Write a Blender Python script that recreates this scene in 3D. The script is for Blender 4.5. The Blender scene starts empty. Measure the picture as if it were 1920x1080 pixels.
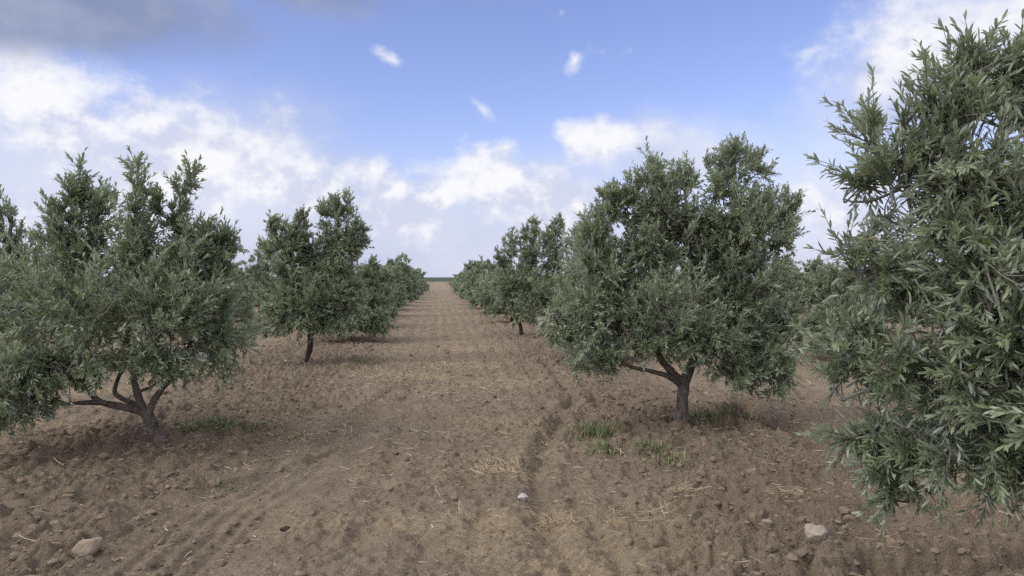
import bpy, math, random
import numpy as np
from mathutils import Vector
R = math.radians
S = bpy.context.scene
COL = S.collection

# ------------------------------------------------------------------ helpers
def tag(o, label=None, cat=None, group=None, kind=None):
    if label: o['label'] = label
    if cat: o['category'] = cat
    if group: o['group'] = group
    if kind: o['kind'] = kind
    return o

def empty(name, loc, rz=0.0):
    o = bpy.data.objects.new(name, None); COL.objects.link(o)
    o.location = loc; o.rotation_euler = (0, 0, rz); o.empty_display_size = .2
    return o

def mesh_np(name, V, F3=None, F4=None, mats=(), mat_idx=None, smooth=False, attrs=None):
    """fast mesh from numpy: triangles first, then quads"""
    me = bpy.data.meshes.new(name)
    V = np.asarray(V, np.float32)
    n3 = 0 if F3 is None else len(F3); n4 = 0 if F4 is None else len(F4)
    me.vertices.add(len(V)); me.vertices.foreach_set('co', V.ravel())
    loops = []
    if n3: loops.append(np.asarray(F3, np.int32).ravel())
    if n4: loops.append(np.asarray(F4, np.int32).ravel())
    loops = np.concatenate(loops)
    me.loops.add(len(loops)); me.loops.foreach_set('vertex_index', loops)
    me.polygons.add(n3 + n4)
    st = np.concatenate([np.arange(n3) * 3, n3 * 3 + np.arange(n4) * 4]).astype(np.int32)
    me.polygons.foreach_set('loop_start', st)
    for m in mats: me.materials.append(m)
    if mat_idx is not None: me.polygons.foreach_set('material_index', np.asarray(mat_idx, np.int32))
    me.polygons.foreach_set('use_smooth', np.full(n3 + n4, smooth, bool))
    for k, a in (attrs or {}).items():
        at = me.attributes.new(k, 'FLOAT', 'POINT'); at.data.foreach_set('value', np.asarray(a, np.float32))
    me.update(); me.validate()
    return me

def link(name, me, parent=None, loc=None):
    o = bpy.data.objects.new(name, me); COL.objects.link(o)
    if parent: o.parent = parent
    if loc: o.location = loc
    return o

# ------------------------------------------------------------------ noise
def _hash(ix, iy, seed):
    h = (ix.astype(np.int64) * 374761393 + iy.astype(np.int64) * 668265263 + seed * 974634777) & 0xFFFFFFFF
    h = ((h ^ (h >> 13)) * 1274126177) & 0xFFFFFFFF
    h = h ^ (h >> 16)
    return (h & 0xFFFFFF).astype(np.float64) / 0xFFFFFF

def vnoise(x, y, seed=0):
    ix = np.floor(x); iy = np.floor(y); fx = x - ix; fy = y - iy
    u = fx * fx * fx * (fx * (fx * 6 - 15) + 10); v = fy * fy * fy * (fy * (fy * 6 - 15) + 10)
    a = _hash(ix, iy, seed); b = _hash(ix + 1, iy, seed); c = _hash(ix, iy + 1, seed); d = _hash(ix + 1, iy + 1, seed)
    return ((a * (1 - u) + b * u) * (1 - v) + (c * (1 - u) + d * u) * v) * 2 - 1

def fbm(x, y, seed=0, octv=4, gain=.5):
    t = np.zeros_like(x, dtype=np.float64); amp = 1.; s = 0
    for k in range(octv):
        c, sn = math.cos(.6 * k + .3), math.sin(.6 * k + .3)
        t += amp * vnoise((x * c - y * sn) * 2 ** k + 17.3 * k, (x * sn + y * c) * 2 ** k - 9.1 * k, seed + k); s += amp; amp *= gain
    return t / s

def sstep(a, b, x):
    t = np.clip((x - a) / (b - a), 0, 1); return t * t * (3 - 2 * t)

def worley(x, y, seed):
    """distance to nearest jittered cell point and that cell's random value"""
    ix = np.floor(x); iy = np.floor(y); best = np.full(x.shape, 9.); val = np.zeros(x.shape)
    for dx in (-1, 0, 1):
        for dy in (-1, 0, 1):
            cx = ix + dx; cy = iy + dy
            px = cx + _hash(cx, cy, seed); py = cy + _hash(cx, cy, seed + 7)
            d = np.hypot(x - px, y - py); m = d < best
            best = np.where(m, d, best); val = np.where(m, _hash(cx, cy, seed + 13), val)
    return best, val

# ------------------------------------------------------------------ ground
ROW = 5.1                                   # distance between tree rows; the track runs between x = -2.5 and +2.5
def polyline_dist(x, y, pts):
    d = np.full(x.shape, 99.); side = np.zeros(x.shape)
    for (x0, y0), (x1, y1) in zip(pts[:-1], pts[1:]):
        ex, ey = x1 - x0, y1 - y0; L2 = ex * ex + ey * ey
        t = np.clip(((x - x0) * ex + (y - y0) * ey) / L2, 0, 1)
        dx = x - x0 - t * ex; dy = y - y0 - t * ey; dd = np.hypot(dx, dy)
        s = np.sign(ex * dy - ey * dx); m = dd < d
        side = np.where(m, s, side); d = np.where(m, dd, d)
    return d, side
FURROW = [(.74, 2.6), (.72, 3.93), (.68, 4.6), (.74, 5.83), (1.01, 7.14), (1.74, 9.59), (1.95, 14.)]
TYRE = [(-1.9, 2.6), (-1.5, 4.18), (-1.44, 5.18), (-1.17, 6.34), (-1.04, 8.12), (-.5, 11.28), (-.35, 16.)]
TRENCH = [(3.9, 9.2), (3.52, 7.97), (3.45, 6.26), (3.6, 4.6)]
LIP = [(-3.4, 5.25), (-2.6, 5.5), (-1.95, 5.65), (-1.5, 6.0), (-1.1, 6.7)]
CUT = [(2.2, 3.66), (2.9, 3.75), (3.6, 4.0)]

def rows_band(x):
    """0 in the middle of an alley, 1 on a tree row"""
    r = np.abs(((x / ROW) + 50) % 1.0 - .5) * 2      # rows at +-ROW/2 -> r = 0 on the row
    return 1 - r
def ground_h(x, y):
    x = np.asarray(x, np.float64); y = np.asarray(y, np.float64)
    near = np.clip(1.5 - np.hypot(x, y) / 60., 0, 1)
    wx = x + .25 * vnoise(x * .8, y * .8, 3); band = rows_band(wx)
    till = sstep(.35, .75, band) * (.6 + .4 * vnoise(x * .7, y * .5, 31))
    h = .035 * fbm(x * .35, y * .25, 1, 3) + .03 * (sstep(.5, 1., band) - .5)
    h = h + .018 * fbm(x * 1.9, y * 1.4, 5, 3)
    rough = .024 + .034 * till
    n = fbm(x * 6.3, y * 6.0, 9, 4, .68)
    n = n + .55 * (np.abs(fbm(x * 11., y * 10., 19, 3, .6)) * 2 - .6)
    dt, stt = polyline_dist(x, y, TYRE); tmask = 1 - .75 * sstep(.6, .35, dt) * sstep(10, 7, y)
    h = h + rough * n * near * 1.1 * tmask
    # lumps of crusted earth
    for sc, am, sd in ((1.7, .034, 35), (4.2, .032, 41), (8.5, .036, 51), (15., .022, 61)):
        d, v = worley(x * sc + .5 * vnoise(x * sc * .9, y * sc * .9, sd + 3), y * sc + .5 * vnoise(x * sc * .9, y * sc * .9, sd + 5), sd)
        keep = sstep(.3, .7, v + .35 * till * (v > .2) + .25 * vnoise(x * 1.1, y * 1.1, sd + 9))
        h = h + am * (.55 + .75 * till) * keep * (sstep(.66, .2, d) - .35 * sstep(.5, .8, d)) * near * tmask
    # plough lines running along the rows
    h = h +   .016 * np.sin(2 * math.pi * (x + .07 * vnoise(x * .6, y * .35, 71)) / .34) * (.55 + .6 * vnoise(x * 2., y * .25, 73)) * near * (1 - .5 * till)
    # furrow, tyre track, trench
    w = .03 * vnoise(x * 5, y * 5, 81)
    d, s = polyline_dist(x, y, FURROW); dd = d + w
    h = h - .070 * np.exp(-(dd / .065) ** 2) * (.75 + .4 * vnoise(x * 2, y * 2.4, 87)) + .03 * np.exp(-((dd - .16) / .07) ** 2)
    d, s = polyline_dist(x, y, TYRE); sd = d * s + w * .5
    fade = sstep(.36, .2, np.abs(sd + .0)) * (.55 + .45 * vnoise(x * .9, y * .9, 83))
    h = h + fade * .017 * np.sin(2 * math.pi * (sd + .015 * vnoise(x * 3, y * 1.2, 85)) / .125) - .012 * fade
    chev = np.abs(((y + np.abs(sd) * 1.1) / .16) % 1 - .5) * 2
    h = h + .042 * sstep(.3, .1, np.abs(sd + .05)) * sstep(.45, .75, chev) * sstep(6.3, 7.6, y) * sstep(13, 10, y)
    d, s = polyline_dist(x, y, TRENCH); dd = d + w * 2
    h = h - .14 * np.exp(-(dd / .11) ** 2) + .06 * np.exp(-((dd - .3) / .13) ** 2)
    d, s = polyline_dist(x, y, CUT); dd = d + w * 2
    h = h - .10 * np.exp(-(dd / .08) ** 2) + .04 * np.exp(-((dd - .2) / .1) ** 2)
    # broken lip of crusted soil ahead of the left tree
    d, s = polyline_dist(x, y, LIP); sd = d * s + .07 * fbm(x * 5, y * 5, 89, 3)
    h = h + .045 * sstep(-.025, .03, sd) * sstep(.5, .1, sd) * sstep(.45, .3, d)
    # little mounds round the trunks of the two nearest trees
    for tx, ty in ((-2.6, 7.2), (2.54, 7.63)):
        h = h + .025 * np.exp(-(((x - tx) / .7) ** 2 + ((y - ty) / .55) ** 2))
    return h
def gz(x, y): return float(ground_h(np.array([x]), np.array([y]))[0])

def axis_lines(a0, start, d0, k, end):
    v = [a0]; x = start
    out = [start]
    while out[-1] < end: out.append(out[-1] + max(d0, k * (out[-1] - a0)))
    return out
ys = [1.6]
while ys[-1] < 5000:
    y = ys[-1]; ys.append(y + (max(.013, .0037 * y) if y < 60 else (y - 54) * .04))
ys = [-900, -300, -120, -60, -30, -18, -12, -8, -5, -3, -2, -1.2, -.5, .1, .6, 1.1, 1.4] + ys
xs = [0.]
while xs[-1] < 4000:
    x = xs[-1]; xs.append(x + (.0145 if x < 3.4 else .0145 + .022 * (x - 3.4) if x < 40 else (x - 20) * .06))
xs = [-v for v in xs[:0:-1]] + xs
GX, GY = np.meshgrid(np.array(xs), np.array(ys)); nx, ny = len(xs), len(ys)
gx, gy = GX.ravel(), GY.ravel()
gh = ground_h(gx, gy)
gh = gh * np.clip(1.4 - np.hypot(gx, gy) / 150, 0, 1) + 1.4 * sstep(250, 900, gy)
i = np.arange(nx * ny).reshape(ny, nx)
Fq = np.stack([i[:-1, :-1], i[:-1, 1:], i[1:, 1:], i[1:, :-1]], -1).reshape(-1, 4)
band = rows_band(gx + .3 * vnoise(gx * .8, gy * .8, 3))
till_a = sstep(.45, .8, band + .25 * fbm(gx * .9, gy * .7, 131, 3))
for (tx, ty, rx, ry, a) in ((3.3, 7.4, 1.0, .8, .9), (2.0, 8.3, .9, .7, .6), (-3.6, 7.9, 1.0, .6, .8), (3.1, 3.9, 1.2, .35, .9), (-4.2, 6.6, .9, .5, .6)):
    till_a = np.maximum(till_a, a * np.exp(-(((gx - tx) / rx) ** 2 + ((gy - ty) / ry) ** 2)) * (1 + .5 * fbm(gx * 3, gy * 3, 137, 3)))
fd, _ = polyline_dist(gx, gy, FURROW); till_a = np.maximum(till_a,   .7 * np.exp(-((fd + .03 * vnoise(gx * 6, gy * 6, 151)) / .09) ** 2))
fd, _ = polyline_dist(gx, gy, TRENCH); till_a = np.maximum(till_a, 1. * np.exp(-((fd + .05 * vnoise(gx * 5, gy * 5, 153)) / .16) ** 2))
till_a = till_a * np.clip(.7 + .7 * fbm(gx * 5, gy * 5, 155, 3), 0, 1.2)
straw_a = sstep(.05, .55, fbm(gx * .55, gy * 1.3, 141, 4) + .25 * fbm(gx * 4, gy * 7, 143, 3)) * sstep(.75, .3, band)

# ------------------------------------------------------------------ materials
def new_mat(name):
    m = bpy.data.materials.new(name); m.use_nodes = True
    nt = m.node_tree; nt.nodes.clear()
    out = nt.nodes.new('ShaderNodeOutputMaterial'); b = nt.nodes.new('ShaderNodeBsdfPrincipled')
    nt.links.new(b.outputs[0], out.inputs[0])
    return m, nt, b, out
def N(nt, t, **kw):
    n = nt.nodes.new(t)
    for k, v in kw.items():
        if k.startswith('i_'): n.inputs[int(k[2:]) if k[2:].isdigit() else k[2:]].default_value = v
        else: setattr(n, k, v)
    return n
def noise(nt, vec, scale, detail=4, rough=.55):
    n = N(nt, 'ShaderNodeTexNoise'); n.inputs['Scale'].default_value = scale; n.inputs['Detail'].default_value = detail; n.inputs['Roughness'].default_value = rough
    if vec is not None: nt.links.new(vec, n.inputs['Vector'])
    return n.outputs[0]
def ramp(nt, fac, stops):
    r = N(nt, 'ShaderNodeValToRGB'); e = r.color_ramp.elements
    while len(e) < len(stops): e.new(.5)
    for k, (p, c) in enumerate(stops):
        e[k].position = p; e[k].color = (c[0], c[1], c[2], 1) if not isinstance(c, (int, float)) else (c, c, c, 1)
    nt.links.new(fac, r.inputs[0]); return r.outputs[0]
def mix(nt, fac, a, b, mode='MIX'):
    m = N(nt, 'ShaderNodeMix', data_type='RGBA', blend_type=mode)
    for s, v in ((m.inputs[0], fac), (m.inputs[6], a), (m.inputs[7], b)):
        if isinstance(v, bpy.types.NodeSocket): nt.links.new(v, s)
        elif isinstance(v, (int, float)): s.default_value = v
        else: s.default_value = (v[0], v[1], v[2], 1)
    return m.outputs[2]
def math_n(nt, op, a, b=0., c=0., clamp=False):
    m = N(nt, 'ShaderNodeMath', operation=op, use_clamp=clamp)
    for s, v in zip(m.inputs, (a, b, c)):
        if isinstance(v, bpy.types.NodeSocket): nt.links.new(v, s)
        else: s.default_value = v
    return m.outputs[0]
def attr(nt, name):
    return N(nt, 'ShaderNodeAttribute', attribute_name=name).outputs['Fac']
def bump(nt, h, dist, strength=1., normal=None):
    b = N(nt, 'ShaderNodeBump'); b.inputs['Distance'].default_value = dist; b.inputs['Strength'].default_value = strength
    nt.links.new(h, b.inputs['Height'])
    if normal is not None: nt.links.new(normal, b.inputs['Normal'])
    return b.outputs[0]

def soil_material():
    m, nt, b, out = new_mat('dry_soil')
    co = N(nt, 'ShaderNodeTexCoord').outputs['Object']
    big = noise(nt, co, .55, 3); med = noise(nt, co, 3.2, 6, .6); fine = noise(nt, co, 38, 6, .65); grit = noise(nt, co, 160, 3, .6)
    c = ramp(nt, med, [(.25, (.208, .159, .110)), (.5, (.286, .222, .157)), (.75, (.352, .278, .203))])
    c = mix(nt, ramp(nt, big, [(.38, 0.), (.62, .55)]), c, (.25, .192, .134))
    till = attr(nt, 'till')
    c = mix(nt, math_n(nt, 'MULTIPLY', till, .42), c, (.155, .116, .082))
    c = mix(nt, ramp(nt, fine, [(.34, .35), (.56, 0.)]), c, (.14, .104, .073))
    c = mix(nt, ramp(nt, fine, [(.60, 0.), (.78, .45)]), c, (.36, .28, .20))
    c = mix(nt, ramp(nt, grit, [(.62, 0.), (.72, .25)]), c, (.42, .345, .26))
    st = math_n(nt, 'MULTIPLY', attr(nt, 'straw'), ramp(nt, noise(nt, co, 14, 5, .7), [(.40, 0.), (.60, .9)]))
    c = mix(nt, st, c, (.40, .305, .19))
    # beyond the orchard the land is under a green crop
    sx = N(nt, 'ShaderNodeSeparateXYZ'); nt.links.new(co, sx.inputs[0])
    far = math_n(nt, 'MULTIPLY_ADD', math_n(nt, 'ADD', sx.outputs[1], math_n(nt, 'MULTIPLY', noise(nt, co, .012, 2), 90.)), .02, -5.9, True)
    c = mix(nt, far, c, (.060, .078, .050))
    nt.links.new(c, b.inputs['Base Color'])
    b.inputs['Roughness'].default_value = .95; b.inputs['Specular IOR Level'].default_value = .15
    n1 = bump(nt, noise(nt, co, 24, 8,   .66), .05, 1.)
    n2 = bump(nt, noise(nt, co, 95, 4, .6), .012, .8, n1)
    nt.links.new(n2, b.inputs['Normal'])
    return m
M_SOIL = soil_material()

def clod_material():
    m, nt, b, out = new_mat('clod_soil')
    co = N(nt, 'ShaderNodeTexCoord').outputs['Object']
    r = attr(nt, 'tint'); n = noise(nt, co, 45, 5, .65)
    c = ramp(nt, r, [(0., (.175, .133, .092)), (.5, (.225, .173, .121)), (.985, (.265, .207, .148)), (1., (.33, .27, .205))])
    c = mix(nt, ramp(nt, n, [(.35, .3), (.6, 0.)]), c, (.13, .096, .066))
    nt.links.new(c, b.inputs['Base Color']); b.inputs['Roughness'].default_value = .95; b.inputs['Specular IOR Level'].default_value = .15
    nt.links.new(bump(nt, noise(nt, co, 90, 4, .6), .012, .8), b.inputs['Normal'])
    return m
M_CLOD = clod_material()

def leaf_material(name, top, top2, under, trans):
    m, nt, b, out = new_mat(name)
    t = attr(nt, 'tint')
    up = ramp(nt, t, [(0., top), (.72, top2), (.93, [v * 1.35 for v in top2]), (1., (.20, .17, .06))])
    dn = mix(nt, t, under, [v * .75 for v in under])
    geo = N(nt, 'ShaderNodeNewGeometry')
    c = mix(nt, geo.outputs['Backfacing'], up, dn)
    nt.links.new(c, b.inputs['Base Color'])
    rg = N(nt, 'ShaderNodeMath', operation='MULTIPLY_ADD'); nt.links.new(geo.outputs['Backfacing'], rg.inputs[0]); rg.inputs[1].default_value = .4; rg.inputs[2].default_value = .36
    nt.links.new(rg.outputs[0], b.inputs['Roughness']); b.inputs['Specular IOR Level'].default_value = .6
    tr = N(nt, 'ShaderNodeBsdfTranslucent'); nt.links.new(mix(nt, t, trans, [v * 1.3 for v in trans]), tr.inputs[0])
    ms = N(nt, 'ShaderNodeMixShader'); ms.inputs[0].default_value = .22
    nt.links.new(b.outputs[0], ms.inputs[1]); nt.links.new(tr.outputs[0], ms.inputs[2]); nt.links.new(ms.outputs[0], out.inputs[0])
    return m
M_LEAF = leaf_material('olive_leaf', (.062, .090, .047), (.245, .295, .172), (.42, .46, .365), (.30, .37, .13))

def bark_material(name, c0, c1, c2):
    m, nt, b, out = new_mat(name)
    co = N(nt, 'ShaderNodeTexCoord').outputs['Object']
    mp = N(nt, 'ShaderNodeMapping'); mp.inputs['Scale'].default_value = (1, 1, .35); nt.links.new(co, mp.inputs[0])
    n = noise(nt, mp.outputs[0], 26, 6, .65); n2 = noise(nt, co, 7, 3)
    c = ramp(nt, n, [(.3, c0), (.52, c1), (.75, c2)])
    c = mix(nt, ramp(nt, n2, [(.45, 0.), (.7, .5)]), c, c2)
    nt.links.new(c, b.inputs['Base Color']); b.inputs['Roughness'].default_value = .9; b.inputs['Specular IOR Level'].default_value = .2
    nt.links.new(bump(nt, n, .05, 1.), b.inputs['Normal'])
    return m
M_BARK = bark_material('grey_olive_bark', (.060, .047, .039), (.145, .120, .100), (.25, .215, .185))
M_DBARK = bark_material('dark_olive_bark', (.028, .022, .020), (.055, .043, .037), (.10, .08, .07))
def simple_mat(name, stops, scale, rough=.9, bd=.006, attr_name=None):
    m, nt, b, out = new_mat(name)
    co = N(nt, 'ShaderNodeTexCoord').outputs['Object']
    f = attr(nt, attr_name) if attr_name else noise(nt, co, scale, 5, .6)
    c = ramp(nt, f, stops); nt.links.new(c, b.inputs['Base Color']); b.inputs['Roughness'].default_value = rough
    b.inputs['Specular IOR Level'].default_value = .2
    if bd: nt.links.new(bump(nt, noise(nt, co, scale * 3, 5, .6), bd, .8), b.inputs['Normal'])
    return m
M_TWIG = simple_mat('grey_green_twig', [(.3, (.14, .135, .11)), (.7, (.24, .235, .20))], 30, .8, 0)
M_STRAW = simple_mat('pale_straw', [(0., (.27, .20, .125)), (.5, (.43, .335, .215)), (1., (.58, .48, .34))], 8, .85, 0, 'tint')
M_GRASS = simple_mat('weed_green', [(0., (.085, .110, .042)), (.5, (.150, .185, .078)), (.8, (.22, .24, .115)), (1., (.38, .33, .20))], 8, .7, 0, 'tint')
M_STONE = simple_mat('pale_limestone', [(.3, (.25, .205, .155)), (.5, (.335, .285, .22)), (.7, (.40, .35, .28))], 26)
M_WSTONE = simple_mat('white_chalk', [(.3, (.36, .30, .26)), (.6, (.52, .47, .43))], 30)
M_EARTH = simple_mat('pale_clay', [(.3, (.28, .215, .155)), (.7, (.38, .305, .225))], 18, .95, .012)
M_DARK = simple_mat('near_black_earth', [(.3, (.035, .026, .02)), (.7, (.07, .05, .038))], 40, .9, .01)  # nearly black earth colour for the small lump

ground = link('ground', mesh_np('ground', np.stack([gx, gy, gh], -1), None, Fq, [M_SOIL], smooth=True, attrs={'till': till_a, 'straw': straw_a}))
tag(ground, kind='structure')

# ------------------------------------------------------------------ tree building
class Tube:
    """collects tapered tubes in one triangle/quad soup"""
    def __init__(s): s.V = []; s.F = []; s.n = 0
    def add(s, P, rad, sides=7, lumpy=0., seed=0):
        P = np.asarray(P, float); rad = np.asarray(rad, float); k = len(P)
        T = np.gradient(P, axis=0); T /= np.linalg.norm(T, axis=1)[:, None] + 1e-9
        ref = np.array([0, 1., 0]) if abs(T[0, 1]) < .9 else np.array([1., 0, 0])
        A = np.cross(T, ref); A /= np.linalg.norm(A, axis=1)[:, None] + 1e-9; B = np.cross(T, A)
        th = np.linspace(0, 2 * math.pi, sides, endpoint=False)
        rr = rad[:, None] * np.ones(sides)
        if lumpy:
            zz = np.arange(k)[:, None] * .35 + seed * 3.1
            rr = rr * (1 + lumpy * vnoise(np.cos(th)[None] * 1.6 + zz, np.sin(th)[None] * 1.6 + 5 + zz * .4, seed))
        ring = P[:, None, :] + rr[:, :, None] * (np.cos(th)[None, :, None] * A[:, None, :] + np.sin(th)[None, :, None] * B[:, None, :])
        V = ring.reshape(-1, 3); i = np.arange(k * sides).reshape(k, sides); j = np.roll(i, -1, 1)
        F = np.stack([i[:-1], j[:-1], j[1:], i[1:]], -1).reshape(-1, 4)
        tip = P[-1] + T[-1] * rad[-1] * .6
        V = np.vstack([V, tip]); c = len(V) - 1; e = i[-1]; ej = j[-1]
        F = np.vstack([F, np.stack([e, ej, np.full(sides, c), np.full(sides, c)], -1)])
        s.V.append(V); s.F.append(F + s.n); s.n += len(V)
    def arrays(s): return np.vstack(s.V), np.vstack(s.F)

def split_faces(F):
    """quads with a doubled last index are triangles"""
    t = F[:, 2] == F[:, 3]
    return F[t][:, :3], F[~t]

def spline(P, r, per=.04):
    """Catmull-Rom resample of a polyline with radii"""
    P = np.asarray(P, float); r = np.asarray(r, float)
    Q = np.vstack([2 * P[0] - P[1], P, 2 * P[-1] - P[-2]]); out = []; ro = []
    for k in range(len(P) - 1):
        p0, p1, p2, p3 = Q[k], Q[k + 1], Q[k + 2], Q[k + 3]
        n = max(2, int(np.linalg.norm(p2 - p1) / per))
        for t in np.arange(n) / n:
            out.append(.5 * ((2 * p1) + (-p0 + p2) * t + (2 * p0 - 5 * p1 + 4 * p2 - p3) * t * t + (-p0 + 3 * p1 - 3 * p2 + p3) * t ** 3)); ro.append(r[k] * (1 - t) + r[k + 1] * t)
    out.append(P[-1]); ro.append(r[-1])
    return np.array(out), np.array(ro)

def unit(v): return v / (np.linalg.norm(v, axis=-1, keepdims=True) + 1e-9)

def leaves_mesh(pos, axis, nrm, length, tint, curved, wid=1.):
    n = len(pos); side = unit(np.cross(axis, nrm)); nrm = np.cross(side, axis)
    if curved:    # midrib + two edges, bending down towards the tip
        tpl = np.array([[0, 0, 0], [.36, -.10, .014], [.36, 0, -.006], [.36, .10, .014], [.74, -.094, -.02], [.74, 0, -.04], [.74, .094, -.02], [1, 0, -.11]])
        tri = np.array([[0, 2, 1], [0, 3, 2], [4, 5, 7], [5, 6, 7]]); quad = np.array([[1, 2, 5, 4], [2, 3, 6, 5]])
    else:
        tpl = np.array([[0, 0, 0], [.35, -.125, .02], [.72, -.11, .0], [1, 0, -.05], [.72, .11, .0], [.35, .125, .02]])
        tri = None; quad = np.array([[0, 3, 2, 1], [0, 5, 4, 3]])
    k = len(tpl)
    V = pos[:, None, :] + length[:, None, None] * (tpl[None, :, 0:1] * axis[:, None, :] + wid * tpl[None, :, 1:2] * side[:, None, :] + tpl[None, :, 2:3] * nrm[:, None, :])
    off = (np.arange(n) * k)[:, None, None]
    F3 = (tri[None] + off).reshape(-1, 3) if tri is not None else np.zeros((0, 3), int)
    F4 = (quad[None] + off).reshape(-1, 4)
    return V.reshape(-1, 3), F3, F4, np.repeat(tint, k)

def build_crown(lobes, limbs, seed, density, leaf=.056, curved=False, twigs=True, shoots=6, ground_z=.06):
    rng = np.random.default_rng(seed)
    nodes = np.vstack([p for p, _ in limbs]); nn = len(nodes); grown = np.full((nn + 6000, 3), 99.); grown[:nn] = nodes
    tb = Tube()
    P, A, Nn, L, T = [], [], [], [], []
    per_shoot = max(6, int(round(17 * (.056 / leaf) ** .5)))
    for (cx, cy, cz, rx, ry, rz, wu) in lobes:
        area = math.pi * (rx + .05) * (rz + .05)                     # density = how many leaf layers one looks through
        nl = density * area / (.5 * .17 * leaf * leaf) * ((1. if min(rx, rz) > .3 else 1.12) if leaf < .05 else (1. if wu <= 1 else .88))
        nc = max(3, int(round(nl / (shoots * per_shoot))))
        rmin = min(rx, ry, rz); Lb = min(.42, max(.15, .75 * rmin, .45 * rz if wu > 1 else 0)); ctint = rng.normal(0, .16, nc)
        for c in range(nc):
            d = unit(rng.normal(size=3)); u = rng.random() ** .42 * (1 if rng.random() > .16 else 1 + .45 * rng.random())
            base = np.array([cx, cy, cz]) + d * np.array([rx, ry, rz]) * u
            out = unit(d * np.array([1 / rx, 1 / ry, 1 / rz]) * rmin)
            up = wu if d[2] > -.2 else wu * .4 - .15
            dr = unit(out * 1.0 + np.array([0, 0, up]) + rng.normal(0, .28, 3))
            base = base - dr * (Lb * .8 + .10 * min(1., rmin / .25))
            base[2] = max(base[2], ground_z + .05)
            if base[2] + dr[2] * Lb < ground_z + .1: dr = unit(np.array([dr[0], dr[1], abs(dr[2]) * .2]))
            if twigs:
                dd = np.linalg.norm(grown[:nn] - base - np.array([0, 0, -.07]), axis=1) + np.maximum(0, grown[:nn, 2] - base[2]) * .6 + (np.arange(nn) >= len(nodes)) * .05
                j = np.argmin(dd); q = grown[j]; dist = np.linalg.norm(q - base)
                mid = (q + base) / 2 + np.array([0, 0, -.06 * dist]) + rng.normal(0, .04 * dist, 3)
                tip = base + dr * Lb
                if nn < len(grown) - 3: grown[nn] = mid; grown[nn + 1] = base; nn += 2
                pts, rr = spline([q, mid, base, base + dr * Lb * .5 + rng.normal(0, .012, 3), tip], [.0040 + .006 * min(dist, 1), .004 + .003 * min(dist, 1), .0038, .0026, .0014], .11)
                tb.add(pts, rr, 4)
            for s in range(shoots):
                t = 1. if s == 0 else .1 + .9 * rng.random()
                o = base + dr * Lb * t if s else base + dr * Lb * .6
                rnd = rng.normal(size=3); rnd -= dr * rnd.dot(dr); rnd = unit(rnd)
                sd = unit(dr * .85 + rnd * (.25 if s == 0 else .85) + np.array([0, 0, .25 if up > .3 else -.05]))
                sl = (.10 + .15 * rng.random()) * (1.25 if s == 0 else 1) * min(1., .55 + Lb * 1.2)
                if o[2] + sd[2] * sl < ground_z: sd[2] = abs(sd[2]) * .3; sd = unit(sd)
                if twigs and curved: tb.add(np.array([o, o + sd * sl * .5 + rng.normal(0, .006, 3), o + sd * sl]), [.0022, .0017, .001], 3)
                n = per_shoot; tt = np.sort(rng.random(n)) * .95 + .05
                pos = o + sd * (sl * tt)[:, None]
                e1 = unit(np.cross(sd, [.3, .2, 1.])); e2 = np.cross(sd, e1)
                ph = np.arange(n) * (math.pi / 2) * 1.0 + (np.arange(n) % 2) * math.pi + rng.normal(0, .5, n) + rng.random() * 6
                radial = np.cos(ph)[:, None] * e1 + np.sin(ph)[:, None] * e2
                open_ = (1.05 - .65 * tt + rng.normal(0, .18, n))[:, None]
                ax = unit(sd + radial * open_ + rng.normal(0, .10, (n, 3)))
                nr = sd - ax * (ax @ sd)[:, None] + np.array([0, 0, .35]) + rng.normal(0, .18, (n, 3))
                P.append(pos); A.append(ax); Nn.append(nr); L.append(leaf * (.75 + .5 * rng.random(n)) * (1.05 - .25 * tt))
                T.append(np.clip(.24 + ctint[c] + .48 * tt * rng.random() ** .7 + rng.normal(0, .13, n) + (rng.random(n) > .994) * .6, 0, 1))
    P = np.vstack(P); A = np.vstack(A); Nn = np.vstack(Nn); L = np.concatenate(L); T = np.concatenate(T)
    V, F3, F4, tint = leaves_mesh(P, A, Nn, L, T, curved, 1. if leaf < .058 else 1.2)
    mi3 = np.zeros(len(F3), int); mi4 = np.zeros(len(F4), int)
    if twigs:
        TV, TF = tb.arrays(); t3, t4 = split_faces(TF)
        F3 = np.vstack([F3, t3 + len(V)]); F4 = np.vstack([F4, t4 + len(V)])
        mi3 = np.concatenate([mi3, np.ones(len(t3), int)]); mi4 = np.concatenate([mi4, np.ones(len(t4), int)])
        V = np.vstack([V, TV]); tint = np.concatenate([tint, np.full(len(TV), .5)])
    me = mesh_np('olive_crown', V, F3 if len(F3) else None, F4, [M_LEAF, M_TWIG], np.concatenate([mi3, mi4]), False, {'tint': tint})
    return me, len(P)

def limb_mesh(pts, bark, sides=9, flare=False, seed=1):
    P = [p[:3] for p in pts]; r = [p[3] for p in pts]
    p, rr = spline(P, r, .035)
    rng = np.random.default_rng(seed); w = np.minimum(1, np.arange(len(p)) / 6.)[:, None] * np.minimum(1, np.arange(len(p))[::-1] / 4. + .2)[:, None]
    p = p + np.stack([vnoise(np.arange(len(p)) * .23 + seed * 7, np.full(len(p), k + .5), seed) for k in range(3)], -1) * .008 * w
    t = Tube(); t.add(p, rr, sides, .16, seed); V, F = t.arrays(); f3, f4 = split_faces(F)
    return mesh_np('olive_wood', V, f3, f4, [bark], None, True), (p, rr)

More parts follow.
